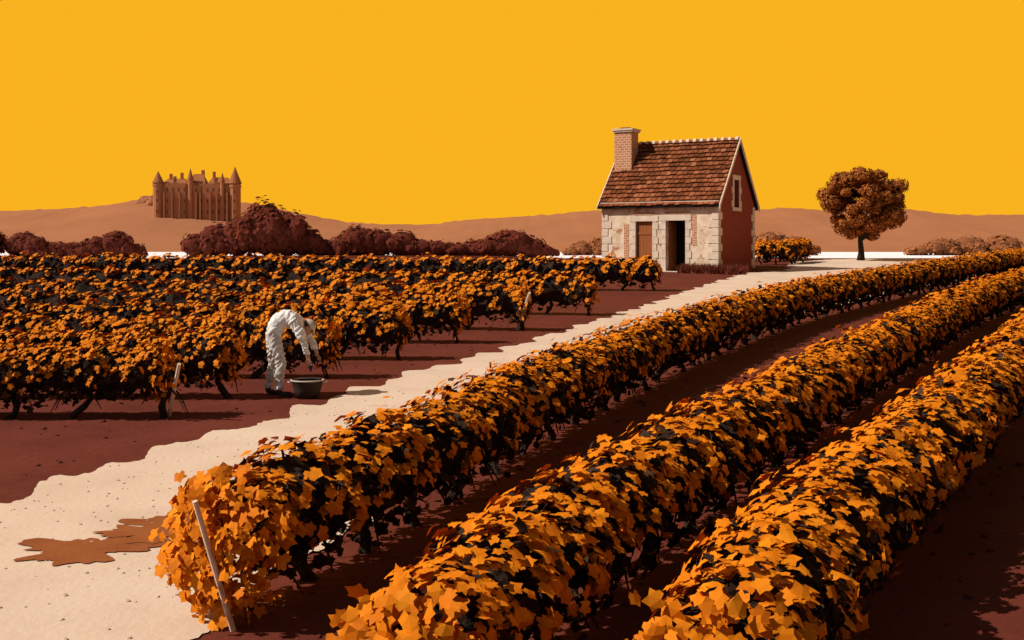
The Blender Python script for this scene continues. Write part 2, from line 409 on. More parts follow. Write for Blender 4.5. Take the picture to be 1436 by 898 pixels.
for i, (a, b) in enumerate(left_rows):
    a = np.array(a); b = np.array(b)
    far = i > 3
    vine_row([a, a * .66 + b * .34, a * .33 + b * .67, b], 20 + i, hw=(.27, .25, .25, .26, .28, .30, .33, .40)[i], top=.98 + .02 * i, bot=(.26, .24, .2, .2, .2, .2, .2, .2)[i], dens=(430, 420, 400, 360, 290, 250, 190, 160)[i],
             leaf=(.052, .052, .053, .056, .062, .066, .074, .084)[i], far=far, gap=(.75, 3.0, 3.5, 3.5, 4.0, 4.0, 3.5, 2.0)[i], mid=(.35, .80, .86, .88, .90, .90, .88, .8)[i],
             wl=(1, 1, 1.1, 1.2, 1.5, 1.7, 1.9, 2.2)[i], band=i > 0, lumpy=.10)
vine_row([(12.2, 57.0), (14.0, 57.6), (15.6, 60.5)], 40, top=1.12, dens=150, leaf=.09, far=True, wl=2.5)
vine_row([(12.6, 60.2), (14.6, 61), (16.6, 64)], 41, top=1.12, dens=150, leaf=.09, far=True, wl=2.5)

def stake(base, topp, r, name='wooden_stake'):
    b = np.array(base); t = np.array(topp); q = np.linspace(0, 1, 5)[:, None]
    mb = MB(); P = b * (1 - q) + t * q
    mb.add(*tube(P, [r * 1.05, r, r, r * .97, r * .9], 8)); mb.build(name, [M_wood_pale])
stake((-1.84, 7.60, -.40), (-2.04, 7.34, .58), .020)
stake((-4.66, 15.45, -.12), (-4.36, 14.95, .70), .026)
stake((.10, 26.5, .28), (.40, 25.85, 1.22), .034)

# ------------------------------------------------------------------ stone house
HX, HY = 9.03, 50.0
W, D, E, RZ = 5.59, 5.05, 3.2, 6.02
house = empty('stone_house', (HX, HY, float(gz(HX, HY))), math.radians(-30))
def part(name, adds, mats):
    mb = MB()
    for a in adds: mb.add(*a)
    return mb.build(name, mats, house)
def wall_front():
    out = []; t = .35
    out.append(box(-W, -3.92, 0, t, -.6, E)); out.append(box(-3.10, -2.45, 0, t, -.6, E)); out.append(box(-1.52, 0, 0, t, -.6, E))
    out.append(box(-3.92, -3.10, 0, t, 2.3, E)); out.append(box(-2.45, -1.52, 0, t, 2.32, E))
    out.append(box(-3.92, -3.10, 0, t, -.6, 0)); out.append(box(-2.45, -1.52, 0, t, -.6, .02))
    return out
part('front_wall', wall_front(), [M_plaster])
def gable(x0, x1, win):
    mb = MB()
    def poly(pts):
        k = len(pts); v = [[x0, y, z] for y, z in pts] + [[x1, y, z] for y, z in pts]
        f = [list(range(k))[::-1], list(range(k, 2 * k))] + [[i, (i + 1) % k, k + (i + 1) % k, k + i] for i in range(k)]
        mb.add(v, f)
    zt = lambda y: RZ - .12 - (RZ - E) * abs(y - D / 2) / (D / 2)
    if win:
        a, b, c, d_ = win
        poly([(.352, -.6), (a, -.6), (a, zt(a)), (.352, zt(.352))])
        poly([(b, -.6), (D, -.6), (D, zt(D)), (b, zt(b))])
        poly([(a, -.6), (b, -.6), (b, c), (a, c)])
        poly([(a, d_), (b, d_), (b, zt(b)), (D / 2, zt(D / 2)), (a, zt(a))])
    else:
        poly([(.352, -.6), (D, -.6), (D, zt(D)), (D / 2, zt(D / 2)), (.352, zt(.352))])
    return mb
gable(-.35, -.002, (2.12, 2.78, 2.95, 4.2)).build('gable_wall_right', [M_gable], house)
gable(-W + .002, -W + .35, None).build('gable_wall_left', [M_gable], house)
part('rear_wall', [box(-W + .352, -.352, D - .35, D - .002, -.6, E)], [M_plaster])
part('interior_floor', [box(-W + .36, -.36, .36, D - .36, -.3, .01)], [M_dark])
part('window_shutter', [box(-.24, -.2, 2.12, 2.78, 2.95, 4.2)], [M_dark])
part('interior_partition', [box(-W + .36, -.36, 1.2, 1.25, .01, 3.1)], [M_dark])
adds = []
for i in range(5):
    x = -3.90 + i * .16; adds.append(box(x, x + .152, .10, .15, .02, 2.28))
adds += [box(-3.88, -3.14, .075, .099, .5, .62), box(-3.88, -3.14, .075, .099, 1.7, 1.82)]
part('plank_door', adds, [M_door])
part('door_leaf', [box(-2.43, -2.38, .3, 1.1, .02, 2.28)], [M_door])
def sur(x0, x1, top):
    a = []
    z = 0; i = 0
    while z < top:
        h = .32; w = .20 if i % 2 else .30
        a.append(box(x0 - w, x0 - .003, -.03, .06, z + .008, min(z + h, top) - .008))
        a.append(box(x1 + .003, x1 + (.20 if i % 2 else .28), -.03, .06, z + .008, min(z + h, top) - .008)); z += h; i += 1
    a.append(box(x0 - .3, x1 + .28, -.035, .06, top + .003, top + .26))
    return a
part('door_surround', sur(-3.92, -3.10, 2.3), [M_stone]); part('doorway_surround', sur(-2.45, -1.52, 2.32), [M_stone])
part('threshold', [box(-2.6, -1.35, -.35, -.037, -.3, .06)], [M_stone])
part('brick_lintel', [box(-3.98, -3.04, -.028, .05, 2.58, 2.72), box(-2.5, -1.3, -.028, .05, 2.60, 2.74), box(-4.5, -4.26, -.012, .05, .4, 2.2), box(-1.2, -1.0, -.012, .05, 1.2, 2.6)], [M_chim])
adds = []
z = -.1; i = 0
while z < E - .2:
    l = (.46, .28)[i % 2]; l2 = (.30, .50)[i % 2]; hz = min(z + .322, E - .14)
    adds.append(box(-l, .025, -.03, -.001, z, hz)); adds.append(box(.001, .026, -.0295, l2, z + .001, hz - .001))
    adds.append(box(-W - .025, -W + l, -.03, -.001, z, hz))
    adds.append(box(.001, .024, D - l2, D + .02, z, hz))
    z += .35; i += 1
part('quoins', adds, [M_stone])
adds = []
for i in range(4):
    z = 2.95 + i * .3125; w = (.34, .2)[i % 2]
    adds.append(box(-.1, .022, 2.12 - w, 2.118, z + .005, z + .305)); adds.append(box(-.1, .022, 2.782, 2.78 + w, z + .005, z + .305))
adds += [box(-.1, .03, 1.9, 3.0, 4.203, 4.42), box(-.1, .05, 1.85, 3.05, 2.78, 2.945)]
part('window_surround', adds, [M_stone])
part('cornice', [box(-W - .06, .06, -.10, -.032, E - .135, E - .02), box(-W - .04, .04, -.055, -.033, E - .26, E - .14)], [M_stone])
ov = .22
k_ = (RZ - E) / (D / 2)
sl = math.hypot(D / 2, RZ - E); ang = math.atan2(RZ - E, D / 2)
mb = MB()
def deck(side):
    y0 = -ov if side < 0 else D + ov; z0 = E - ov * k_
    a = [(-W - .12, y0, z0), (.12, y0, z0), (.12, D / 2, RZ), (-W - .12, D / 2, RZ)]
    v = a + [(x, y, z - .07) for x, y, z in a]
    mb.add(v, [[0, 1, 2, 3], [7, 6, 5, 4], [0, 4, 5, 1], [1, 5, 6, 2], [3, 2, 6, 7], [0, 3, 7, 4]])
deck(-1); deck(1)
mb.build('roof_deck', [M_under], house)
mb = MB()
for side in (-1, 1):
    L = sl + ov / math.cos(ang); nc = 15; ch = L / nc
    for c in range(nc):
        tw = .27; off = (c % 2) * tw / 2; x = -W - .14 - off
        while x < .12:
            x0 = max(x, -W - .14); x1 = min(x + tw - .03, .14); jit = rng.uniform(-.03, .03); lift = rng.uniform(.0, .02)
            if x1 - x0 > .04:
                s0 = c * ch + .02 + jit; s1 = (c + 1) * ch + .03
                vv = []
                for hs in (((x0, s0, .085 + lift), (x1, s0, .085 + lift), (x1, s1, .018), (x0, s1, .018)), ((x0, s0, .04 + lift), (x1, s0, .04 + lift), (x1, s1, .004), (x0, s1, .004))):
                    for (xx, s, h) in hs:
                        yy = -ov + s * math.cos(ang) - math.sin(ang) * h; zz = E - ov * k_ + s * math.sin(ang) + math.cos(ang) * h
                        if side > 0: yy = D - yy
                        vv.append((xx, yy, zz))
                mb.add(vv, [[0, 1, 2, 3], [7, 6, 5, 4], [0, 4, 5, 1], [1, 5, 6, 2], [3, 2, 6, 7], [0, 3, 7, 4]], 0, rng.uniform() ** 1.2)
            x += tw
mb.build('roof_tiles', [M_tile], house)
mb = MB(); x = -W - .1
while x < .0:
    w = .34; th = np.linspace(0, np.pi, 7)
    P = [(xx, D / 2 + rr * math.cos(a) * 1.1, RZ + .02 + rr * math.sin(a) * .9) for xx, rr in ((x, .13), (x + w - .12, .115)) for a in th]
    F = [[j, j + 1, 7 + j + 1, 7 + j] for j in range(6)] + [[0, 7, 13, 6], list(range(7)), list(range(7, 14))]
    mb.add(P, F, 0, rng.uniform(.5, 1.0))
    P = [(xx, D / 2 + .15 * math.cos(a), RZ + .02 + .15 * math.sin(a)) for xx in (x + w - .14, x + w) for a in th]
    mb.add(P, F, 1); x += w
mb.build('ridge_tiles', [M_tile, M_stone], house)
mb = MB()
for side in (-1, 1):
    for xv in (.145, -W - .185):
        pts = []
        for s, h in ((-.02, -.07), (-.02, .11), (1, .11), (1, -.07)):
            y = -ov + s * (D / 2 + ov); z = E - ov * k_ + s * (D / 2 + ov) * k_ + h
            if side > 0: y = D - y
            pts.append((y, z))
        v = [(xv, y, z) for y, z in pts] + [(xv + .045, y, z) for y, z in pts]
        mb.add(v, [[0, 1, 2, 3], [7, 6, 5, 4], [0, 4, 5, 1], [1, 5, 6, 2], [2, 6, 7, 3], [3, 7, 4, 0]])
mb.build('verge', [M_stone], house)
cx0, cx1, cy0, cy1 = -W - .02, -W + .85, 1.35, 2.15
part('chimney', [box(cx0, cx1, cy0, cy1, 4.2, 6.55)], [M_chim])
part('chimney_cap', [box(cx0 - .06, cx1 + .06, cy0 - .06, cy1 + .06, 6.553, 6.63), box(cx0 - .1, cx1 + .1, cy0 - .1, cy1 + .1, 6.633, 6.72), box(cx0 - .05, cx1 + .05, cy0 - .05, cy1 + .05, 4.5, 4.75)], [M_stone])
part('chimney_flue', [box(cx0 + .2, cx1 - .2, cy0 + .2, cy1 - .2, 6.723, 6.80)], [M_tile])

mb = MB()
for i in range(1300):
    u = rng.uniform(-1.5, 1.1); v = rng.uniform(-1.1, -.12) if u < .1 else rng.uniform(-1.0, .9)
    wx = HX + .866 * u + .5 * v; wy = HY - .5 * u + .866 * v; g = float(gz(wx, wy))
    h = rng.uniform(.14, .48); dx, dy = rng.normal(0, .14, 2); w = .024
    mb.add([(wx - w, wy, g), (wx + w, wy, g), (wx + dx * .5 + w * .6, wy + dy * .5, g + h * .6), (wx + dx, wy + dy, g + h), (wx + dx * .5 - w * .6, wy + dy * .5, g + h * .6)], [[0, 1, 2, 3, 4]], 0, rng.uniform())
mb.build('grass_tufts', [M_grass])

# ------------------------------------------------------------------ foliage masses
SV, SF = sphere(20, 14)
def foliage_mass(name, blobs, leafsize, per, mats, seed, corescale=.92):
    rg = np.random.default_rng(seed); mb = MB()
    for (x, y, z, rx, ry, rz) in blobs:
        n = SV * [rx, ry, rz]
        dsp = 1 + .05 * np.sin(SV[:, 0] * 6 + x) + .05 * np.sin(SV[:, 2] * 7 + y) + rg.normal(0, .015, len(SV))
        mb.add(n * dsp[:, None] * corescale + [x, y, z], SF, 1, smooth=True)
        area = 4 * (rx * rz + rx * ry + ry * rz) / 3
        N = int(per * area / (leafsize ** 2))
        d = rg.normal(size=(N, 3)); d /= np.linalg.norm(d, axis=1)[:, None]
        lump = 1 + .07 * np.sin(d[:, 0] * 7 + x) * np.sin(d[:, 2] * 6 + y) + .05 * np.sin(d[:, 1] * 11 + z)
        r = rg.uniform(.88, 1.05, N) * lump
        P = d * r[:, None] * [rx, ry, rz] + [x, y, z]
        leaves(mb, P, d * 1.3 + rg.normal(0, .25, (N, 3)) + [-.1, -.2, .3], leafsize * rg.uniform(.6, 1.3, N), LOBE, 0, rg=rg)
    return mb.build(name, mats)

def bank_trees(name, d, items, seed, mats, zbase, leafsize=.5, per=.55):
    """items: (x, crown top height above bank, half width) in metres"""
    rg = np.random.default_rng(seed); bl = []
    for (x, h, w) in items:
        bl.append((x, d, zbase + h * .46, w, w * .8, h * .54))
        for k in range(5):
            bl.append((x + rg.uniform(-.8, .8) * w, d + rg.uniform(-.6, .3) * w, zbase + h * rg.uniform(.22, .62), w * rg.uniform(.35, .55), w * .45, h * rg.uniform(.24, .34)))
    return foliage_mass(name, bl, leafsize, per, mats, seed, .86)
d0 = 150
bank_trees('distant_trees', d0, [(-41.5, 3.2, 2.2), (-39, 4.6, 2.4), (-36, 5.4, 2.6), (-32.5, 7.6, 3.4), (-29.4, 6.2, 2.8), (-27.0, 4.0, 2.0), (-24.8, 2.4, 1.8),
    (-22.6, 2.8, 1.9), (-20.4, 4.2, 2.6), (-17.5, 3.8, 2.3), (-14.4, 3.6, 2.2), (-12, 2.4, 2.2), (-9.8, 2.2, 2.2), (-7, 1.9, 2), (-4.5, 2.3, 2.2), (-2.4, 3.0, 2.0), (-.3, 3.8, 2.6), (2.2, 2.8, 2.2), (4.0, 1.6, 1.9)],
    51, [M_maroon, M_maroon_c], 1.25, .34, .9)
bank_trees('distant_trees', d0, [(-49.6, 1.8, 1.6), (-52, 3.4, 2.4), (-54.5, 2.8, 2.2), (-57.5, 1.9, 2.4), (-60, 2.0, 3), (-64, 3.2, 3), (-70, 4.2, 3.6), (-77, 3.2, 4), (-85, 4, 4)], 52, [M_maroon, M_maroon_c], 1.25, .34, .9)
bank_trees('distant_trees', 230, [(18, 4.0, 3.0), (14.5, 3.0, 2.5), (12, 1.6, 2), (21, 3, 2.5), (48, 3.6, 3.0), (52, 5.0, 3.5), (56, 4.2, 3.6), (60, 2.4, 2.4)], 53, [M_brownbush, M_brownbush_c], 1.0, .45, .9)
bank_trees('distant_trees', 230, [(82, 2.0, 3.2), (87, 3.6, 3.6), (92, 4.0, 3.4), (99, 4.0, 4)], 54, [M_brownbush, M_brownbush_c], 1.0, .45, .9)

def bank(cx, cy, rx, ry, zt, m):
    K = 40; th = np.linspace(0, 2 * np.pi, K, endpoint=False)
    mb = MB(); rings = [(1.0, .3), (.97, zt - .05), (.85, zt + .05), (.4, zt + .1)]
    V = []
    for r, z in rings:
        V += [[cx + rx * r * math.cos(t) * (1 + .02 * math.sin(5 * t)), cy + ry * r * math.sin(t), z] for t in th]
    F = [[i * K + j, i * K + (j + 1) % K, (i + 1) * K + (j + 1) % K, (i + 1) * K + j] for i in range(3) for j in range(K)] + [[3 * K + j for j in range(K)]]
    mb.add(V, F, smooth=True); return mb.build('riverbank', [m])
bank(-19.3, 151, 24.5, 6, 1.3, M_maroon_c); bank(-100, 151, 51, 6, 1.3, M_maroon_c); bank(17, 231, 7, 3, 1.1, M_brownbush_c); bank(54, 231, 8, 3, 1.1, M_brownbush_c); bank(120, 231, 40, 3, 1.1, M_brownbush_c)

# ------------------------------------------------------------------ hills
prof = [(-2500, 320), (-1500, 300), (-600, 285), (-200, 300), (0, 296), (95, 293), (150, 288), (200, 279), (250, 275), (310, 280), (380, 290), (440, 304), (500, 313), (590, 316), (650, 309), (740, 303), (800, 298), (860, 294), (930, 297), (1000, 297), (1058, 296), (1100, 290), (1150, 295), (1200, 294), (1260, 291), (1320, 300), (1343, 302), (1500, 300), (1700, 288), (2200, 300), (3200, 290), (4500, 320)]
D0 = 700.0
hx = np.array([(p - 718) * D0 / 1600 for p, _ in prof]); hz = np.array([2.2 + (350 - y) * D0 / 1600 for _, y in prof])
xs2 = np.arange(-1400, 1650, 3.0)
ridge = np.interp(xs2, hx, hz); ker = np.hanning(15); ker /= ker.sum(); ridge = np.convolve(np.pad(ridge, 7, 'edge'), ker, 'valid')
tq = np.array([0, .1, .25, .4, .55, .7, .85, 1.0, 1.3, 1.8]); rows_ = []
for t in tq:
    y = 530 + 170 * t
    pz = t if t <= 1 else 1 - (t - 1) * .6
    z = .2 + (ridge - .2) * pz + rng.normal(0, .25, len(xs2)) * min(t, 1) + 1.2 * np.sin(xs2 * .02 + t * 3) * (t * (1 - min(t, 1)))
    rows_.append(np.column_stack([xs2, np.full(len(xs2), y), z]))
V = np.array(rows_).reshape(-1, 3); nx = len(xs2)
F = np.array([[j * nx + i, j * nx + i + 1, (j + 1) * nx + i + 1, (j + 1) * nx + i] for j in range(len(tq) - 1) for i in range(nx - 1)])
mb = MB(); mb.add(V, F, smooth=True); mb.build('hills', [M_hill])
rgw = np.random.default_rng(9); bl = []
def hz_at(x, y):
    return .2 + (np.interp(x, xs2, ridge) - .2) * (y - 530) / 170
for k in range(26):
    x = rgw.uniform(-222, -196); y = rgw.uniform(672, 696)
    bl.append((x, y, float(hz_at(x, y)) - 1.5 + (x + 222) * .08, rgw.uniform(4, 6), 4, rgw.uniform(3.4, 4.6)))
foliage_mass('hill_woodland', bl, 1.0, .5, [M_hillleaf, M_hill], 61, .97)

# ------------------------------------------------------------------ castle
CD = 632.0; cs_ = CD / 1600.0
castle = empty('castle', (-174.5, CD, 2.2 + (350 - 309) * cs_), math.radians(6))
def cpart(name, adds, mats):
    mb = MB()
    for a in adds: mb.add(*a)
    return mb.build(name, mats, castle)
def cyl(x, y, r, z0, z1, r2=None, k=14):
    r2 = r if r2 is None else r2
    th = np.linspace(0, 2 * np.pi, k, endpoint=False)
    V = [[x + r * math.cos(t), y + r * math.sin(t), z0] for t in th] + [[x + r2 * math.cos(t), y + r2 * math.sin(t), z1] for t in th]
    return V, [[j, (j + 1) % k, k + (j + 1) % k, k + j] for j in range(k)] + [list(range(k))[::-1], list(range(k, 2 * k))]
cpart('main_walls', [box(-19, 18, 0, 14, -12, 19.6), box(-17, -6, -1, -.01, -12, 20.4), box(3, 13, -.8, -.01, -12, 20.0)], [M_castle])
def hiproof(x0, x1, y0, y1, z0, z1, ins):
    v = [(x0, y0, z0), (x1, y0, z0), (x1, y1, z0), (x0, y1, z0), (x0 + ins, (y0 + y1) / 2, z1), (x1 - ins, (y0 + y1) / 2, z1)]
    return v, [[0, 1, 5, 4], [1, 2, 5], [2, 3, 4, 5], [3, 0, 4], [3, 2, 1, 0]]
cpart('roofs', [hiproof(-19.3, -5, -.3, 14, 19.65, 23.4, 2.5), hiproof(-5, 5, -.6, 13, 19.65, 26.0, 2.4), hiproof(5, 18.3, -.3, 14, 19.65, 24.2, 2.5),
    cyl(-21.2, 1, 3.4, 20.6, 27.2, .05), cyl(20.5, 1, 3.8, 20.4, 30.0, .05), cyl(-3.6, .2, 1.9, 22.4, 28.8, .04), cyl(13.8, -.4, 1.5, 21.4, 26.6, .04)], [M_castle_roof])
cpart('towers', [cyl(-21.2, 1, 2.8, -12, 20.5), cyl(20.5, 1, 3.2, -12, 20.3), cyl(-3.6, .2, 1.5, -12, 22.4), cyl(13.8, -.4, 1.2, -12, 21.4),
    cyl(-21.2, 1, 3.2, 18.9, 19.9), cyl(20.5, 1, 3.5, 18.3, 19.6)], [M_castle])
adds = [box(x, x + .8, -2.2, -.02, -12, 15.5) for x in (-17.9, -13.6, -9.6, -.6, 1.6, 7.0, 10.6, 16.2)]
cpart('buttresses', adds, [M_castle])
cpart('chimneys', [box(-16, -14.6, 6, 8, 19, 26.0), box(-10, -8.6, 6, 8, 19, 26.6), box(1.4, 3.0, 6, 8, 22, 28.2), box(7.6, 9.0, 6, 8, 19, 27.4), box(-12.6, -11.2, -.9, 1, 20.6, 24.2), box(9.4, 11.2, -.7, 1, 20.2, 23.8)] +
      [box(-18.6 + i * 1.5, -17.8 + i * 1.5, -.4, .3, 19.66, 20.5) for i in range(25)], [M_castle])
adds = []
for x in np.arange(-16.3, 18, 3.1):
    for z in (3.5, 9.5, 15.8):
        yf = -1.06 if x < -6 and x > -17 else (-.86 if 3 < x < 13 else -.06)
        adds.append(box(x, x + .8, yf, yf + .05, z, z + 2.0))
for z in (4, 10, 15): adds += [box(-21.6, -20.9, -2.0, -1.75, z, z + 1.6), box(20.1, 20.8, -2.3, -2.15, z, z + 1.6)]
for x in (-12.2, 10.0): adds.append(box(x, x + .8, -.96, -.9, 21.4, 23))
cpart('windows', adds, [M_castle_win])

# ------------------------------------------------------------------ tree
TX, TY = 18.95, 62.0; TZ = float(gz(TX, TY))
tree = empty('broadleaf_tree', (TX, TY, TZ))
mb = MB()
tr = np.array([(0, 0, -.1), (.03, 0, .5), (-.02, .02, 1.1), (.04, 0, 1.8), (-.02, 0, 2.6), (.05, 0, 3.5), (0, 0, 4.5)])
mb.add(*tube(tr, [.24, .15, .13, .12, .09, .06, .03], 10), smooth=True)
rgt = np.random.default_rng(12)
ends = []
for k in range(26):
    t = rgt.uniform(1.0, 3.8); a = rgt.uniform(0, 2 * np.pi); reach = rgt.uniform(.9, 2.2) * (1 - .15 * abs(t - 2.2)); up = rgt.uniform(.3, 1.2)
    p0 = np.array([0, 0, t]); p2 = np.array([math.cos(a) * reach, math.sin(a) * reach, t + up]); p1 = (p0 + p2) / 2 + [0, 0, -.1]
    mb.add(*tube([p0, p1, p2], [.055, .035, .012], 6)); ends.append(p2)
mb.build('trunk', [M_bark], tree)
clumps = []
for p in ends: clumps.append((p, rgt.uniform(.40, .60)))
while len(clumps) < 105:
    q = rgt.uniform(-1, 1, 3)
    rr = np.linalg.norm(q)
    if .45 < rr < 1:
        p = q * np.array([2.15, 2.0, 1.85]) + [0.05, 0, 3.1]
        if p[2] > 4.2: p[0] = p[0] * .75 - .2
        clumps.append((p, rgt.uniform(.24, .52)))
mb = MB(); s12 = sphere(10, 7)
for p, r in clumps:
    mb.add(s12[0] * r * .6 * (1 + rgt.normal(0, .1, (len(s12[0]), 1))) + p, s12[1], 1)  # near-black cores put shade into the colour of the crown's inside
    N = int(640 * r)
    d = rgt.normal(size=(N, 3)); d /= np.linalg.norm(d, axis=1)[:, None]
    rad = r * rgt.uniform(.45, 1.2, N) ** .6
    leaves(mb, p + d * rad[:, None] * [1, 1, .8], d * 1.6 + rgt.normal(0, .35, (N, 3)) + [0, 0, .0], rgt.uniform(.05, .10, N), OVAL, 0, rg=rgt)
mb.build('crown', [M_treeleaf, M_core], tree)

# ------------------------------------------------------------------ vineyard worker
M_cloth = noise_mat('worker_shirt', [(.3, (.60, .56, .50)), (.7, (.80, .77, .72))], 7, 6, .9)
M_trou = noise_mat('worker_trousers', [(.3, (.44, .39, .33)), (.7, (.66, .61, .54))], 9, 6, .9)
M_skin = noise_mat('skin', [(.3, (.42, .22, .14)), (.7, (.50, .28, .18))], 8, 3, .6)
M_boot = noise_mat('boot_leather', [(.3, (.03, .02, .015)), (.7, (.06, .04, .03))], 8, 3, .6)
M_cap = noise_mat('cap_cloth', [(.3, (.42, .36, .30)), (.7, (.55, .48, .41))], 12, 3, .9, .4, 20)
M_hair = noise_mat('hair', [(.3, (.03, .02, .015)), (.7, (.07, .045, .03))], 30)
M_lip = noise_mat('lips', [(.3, (.28, .10, .08)), (.7, (.34, .13, .10))], 8)
M_tub = noise_mat('tub_plastic', [(.3, (.03, .025, .02)), (.7, (.06, .045, .035))], 5, 3, .5)
M_rim = noise_mat('tub_rim', [(.3, (.45, .36, .30)), (.7, (.6, .5, .42))], 5, 3, .6)
M_grape = noise_mat('grapes', [(.3, (.03, .010, .03)), (.7, (.07, .02, .05))], 6, 2, .35, spec=.5)
worker = empty('vineyard_worker', (-3.46, 17.1, float(gz(-3.46, 17.1))), math.radians(8))

def skin_mesh(name, V, Ed, R, root, mats, assign=None, sub=2, wr=0.0):
    me = bpy.data.meshes.new(name); me.from_pydata([tuple(v) for v in V], Ed, [])
    ob = bpy.data.objects.new(name + '_tmp', me); COL.objects.link(ob)
    sk = ob.modifiers.new('skin', 'SKIN'); sk.use_smooth_shade = True
    d = me.skin_vertices[0].data
    for i, r in enumerate(R):
        d[i].radius = (r, r) if not isinstance(r, tuple) else r
        d[i].use_root = (i == root)
    ss = ob.modifiers.new('sub', 'SUBSURF'); ss.levels = sub; ss.render_levels = sub
    dg = bpy.context.evaluated_depsgraph_get(); dg.update()
    m2 = bpy.data.meshes.new_from_object(ob.evaluated_get(dg)); bpy.data.objects.remove(ob)
    m2.name = name; m2.materials.clear()
    for m in mats: m2.materials.append(m)
    for p in m2.polygons:
        p.use_smooth = True; p.material_index = assign(p.center) if assign else 0
    if wr:
        nn = [v.normal.copy() for v in m2.vertices]; cloth = set()
        for p in m2.polygons:
            if p.material_index in (0, 3): cloth.update(p.vertices)
        for i in cloth:
            v = m2.vertices[i]; c = v.co
            w1 = noise.noise(Vector((c.x * 5, c.y * 5, c.z * 5))) * .5
            a = abs(noise.noise(Vector((c.x * 9 + w1 * 3, c.y * 9, c.z * 15 - c.x * 14)))); b2 = abs(noise.noise(Vector((c.x * 15 + 5, c.y * 14, c.z * 9 + c.x * 12))))
            hem = .014 if .11 < c.z < .17 else 0
            v.co = c + nn[i] * (.012 - wr * (.9 - a * 2.4) * .5 - wr * (.6 - b2 * 2) * .35 + hem)
    o2 = bpy.data.objects.new(name, m2); COL.objects.link(o2); o2.parent = worker
    return o2

names = {}; V = []; R = []; Ed = []
def jv(n, p, r, par=None):
    names[n] = len(V); V.append(p); R.append(r)
    if par is not None: Ed.append((names[par], names[n]))
jv('pelvis', (-.13, 0, .95), (.160, .15)); jv('waist', (-.08, 0, 1.07), (.15, .14), 'pelvis'); jv('belly', (.01, 0, 1.15), (.16, .14), 'waist')
jv('chest', (.12, 0, 1.17), (.185, .15), 'belly'); jv('upchest', (.22, 0, 1.13), (.155, .125), 'chest'); jv('neck', (.31, 0, 1.09), .058, 'upchest'); jv('skull', (.37, 0, 1.05), .062, 'neck')
for s_, sy in (('n', -1), ('f', 1)):
    jv('hip' + s_, (-.12, .10 * sy, .86), .112, 'pelvis')
    kx, fx = ((.02, .03) if s_ == 'n' else (-.12, -.15))
    jv('thigh' + s_, ((-.12 + kx) / 2, .12 * sy, .68), .096, 'hip' + s_); jv('knee' + s_, (kx, .13 * sy, .49), .074, 'thigh' + s_)
    jv('calf' + s_, (kx - .04, .135 * sy, .33), .070, 'knee' + s_); jv('ankle' + s_, (fx - .05, .14 * sy, .12), .056, 'calf' + s_)
    jv('heel' + s_, (fx - .055, .14 * sy, .05), .048, 'ankle' + s_); jv('ball' + s_, (fx + .09, .15 * sy, .042), .043, 'heel' + s_); jv('toe' + s_, (fx + .16, .155 * sy, .038), .034, 'ball' + s_)
    jv('sh' + s_, (.23, .175 * sy, 1.09), .085, 'upchest')
    ex, ez, wx, wz, wy = ((.34, .83, .40, .59, -.12) if s_ == 'n' else (.42, .85, .52, .64, .10))
    jv('uarm' + s_, ((.23 + ex) / 2, .20 * sy, (1.09 + ez) / 2), .066, 'sh' + s_); jv('elbow' + s_, (ex, .20 * sy, ez), .054, 'uarm' + s_)
    jv('farm' + s_, (ex * .5 + wx * .5, (.20 * sy + wy) / 2, ez * .5 + wz * .5), .046, 'elbow' + s_)
    jv('wrist' + s_, (wx, wy, wz), .030, 'farm' + s_); jv('palm' + s_, (wx + .01, wy * .93, wz - .065), (.036, .022), 'wrist' + s_)
def assign(c):
    if c.z < .115: return 2
    for w in ('wristn', 'wristf'):
        p = V[names[w]]
        if (Vector(p) - c).length < .11 and c.z < p[2] + .045: return 1
    if c.x > .33 and c.z > .96 and abs(c.y) < .09: return 1
    if c.x < .1 and c.z + .8 * (c.x + .13) < .99: return 3
    return 0
skin_mesh('body', V, Ed, R, 0, [M_cloth, M_skin, M_boot, M_trou], assign, 4, .030)
for w in ('n', 'f'):
    px_, py_, pz_ = V[names['palm' + w]]
    for k, L_ in enumerate((.062, .07, .066, .052)):
        oy = (k - 1.5) * .021
        skin_mesh('finger', [(px_, py_ + oy, pz_ - .01), (px_ + .022, py_ + oy, pz_ - .01 - L_ * .55), (px_ + .042, py_ + oy, pz_ - L_ * .85), (px_ + .058, py_ + oy, pz_ - L_ * .72)], [(0, 1), (1, 2), (2, 3)], [.011, .010, .009, .008], 0, [M_skin], None, 1)
    skin_mesh('thumb', [(px_, py_ - .025, pz_ + .03), (px_ + .035, py_ - .035, pz_), (px_ + .052, py_ - .022, pz_ - .028)], [(0, 1), (1, 2)], [.012, .011, .009], 0, [M_skin], None, 1)
hd = empty('head', (.395, -.005, 1.03)); hd.parent = worker; hd.rotation_euler = (0, math.radians(62), 0)
mbh = MB(); hv, hf = sphere(28, 20)
hv2 = hv * [.092, .076, .118]
fr = np.clip(hv[:, 0], 0, 1); low = np.clip(-hv[:, 2], 0, 1)
hv2[:, 1] *= 1 - .25 * low; hv2[:, 0] += .012 * fr * low
g = np.exp(-((hv[:, 1] / .22) ** 2) - (((hv[:, 2] + .12) / .24) ** 2)) * (hv[:, 0] > 0); hv2[:, 0] += .026 * g
for sy in (-1, 1):
    g = np.exp(-(((hv[:, 1] - .38 * sy) / .2) ** 2) - (((hv[:, 2] - .08) / .14) ** 2)) * (hv[:, 0] > 0); hv2[:, 0] -= .012 * g
mbh.add(hv2, hf, 0, smooth=True)
s10 = sphere(10, 8)
for sy in (-1, 1):
    mbh.add(s10[0] * [.018, .009, .03] + [-.005, .078 * sy, -.005], s10[1], 0, smooth=True)
    mbh.add(s10[0] * [.008, .012, .008] + [.082, .03 * sy, .008], s10[1], 1, smooth=True)
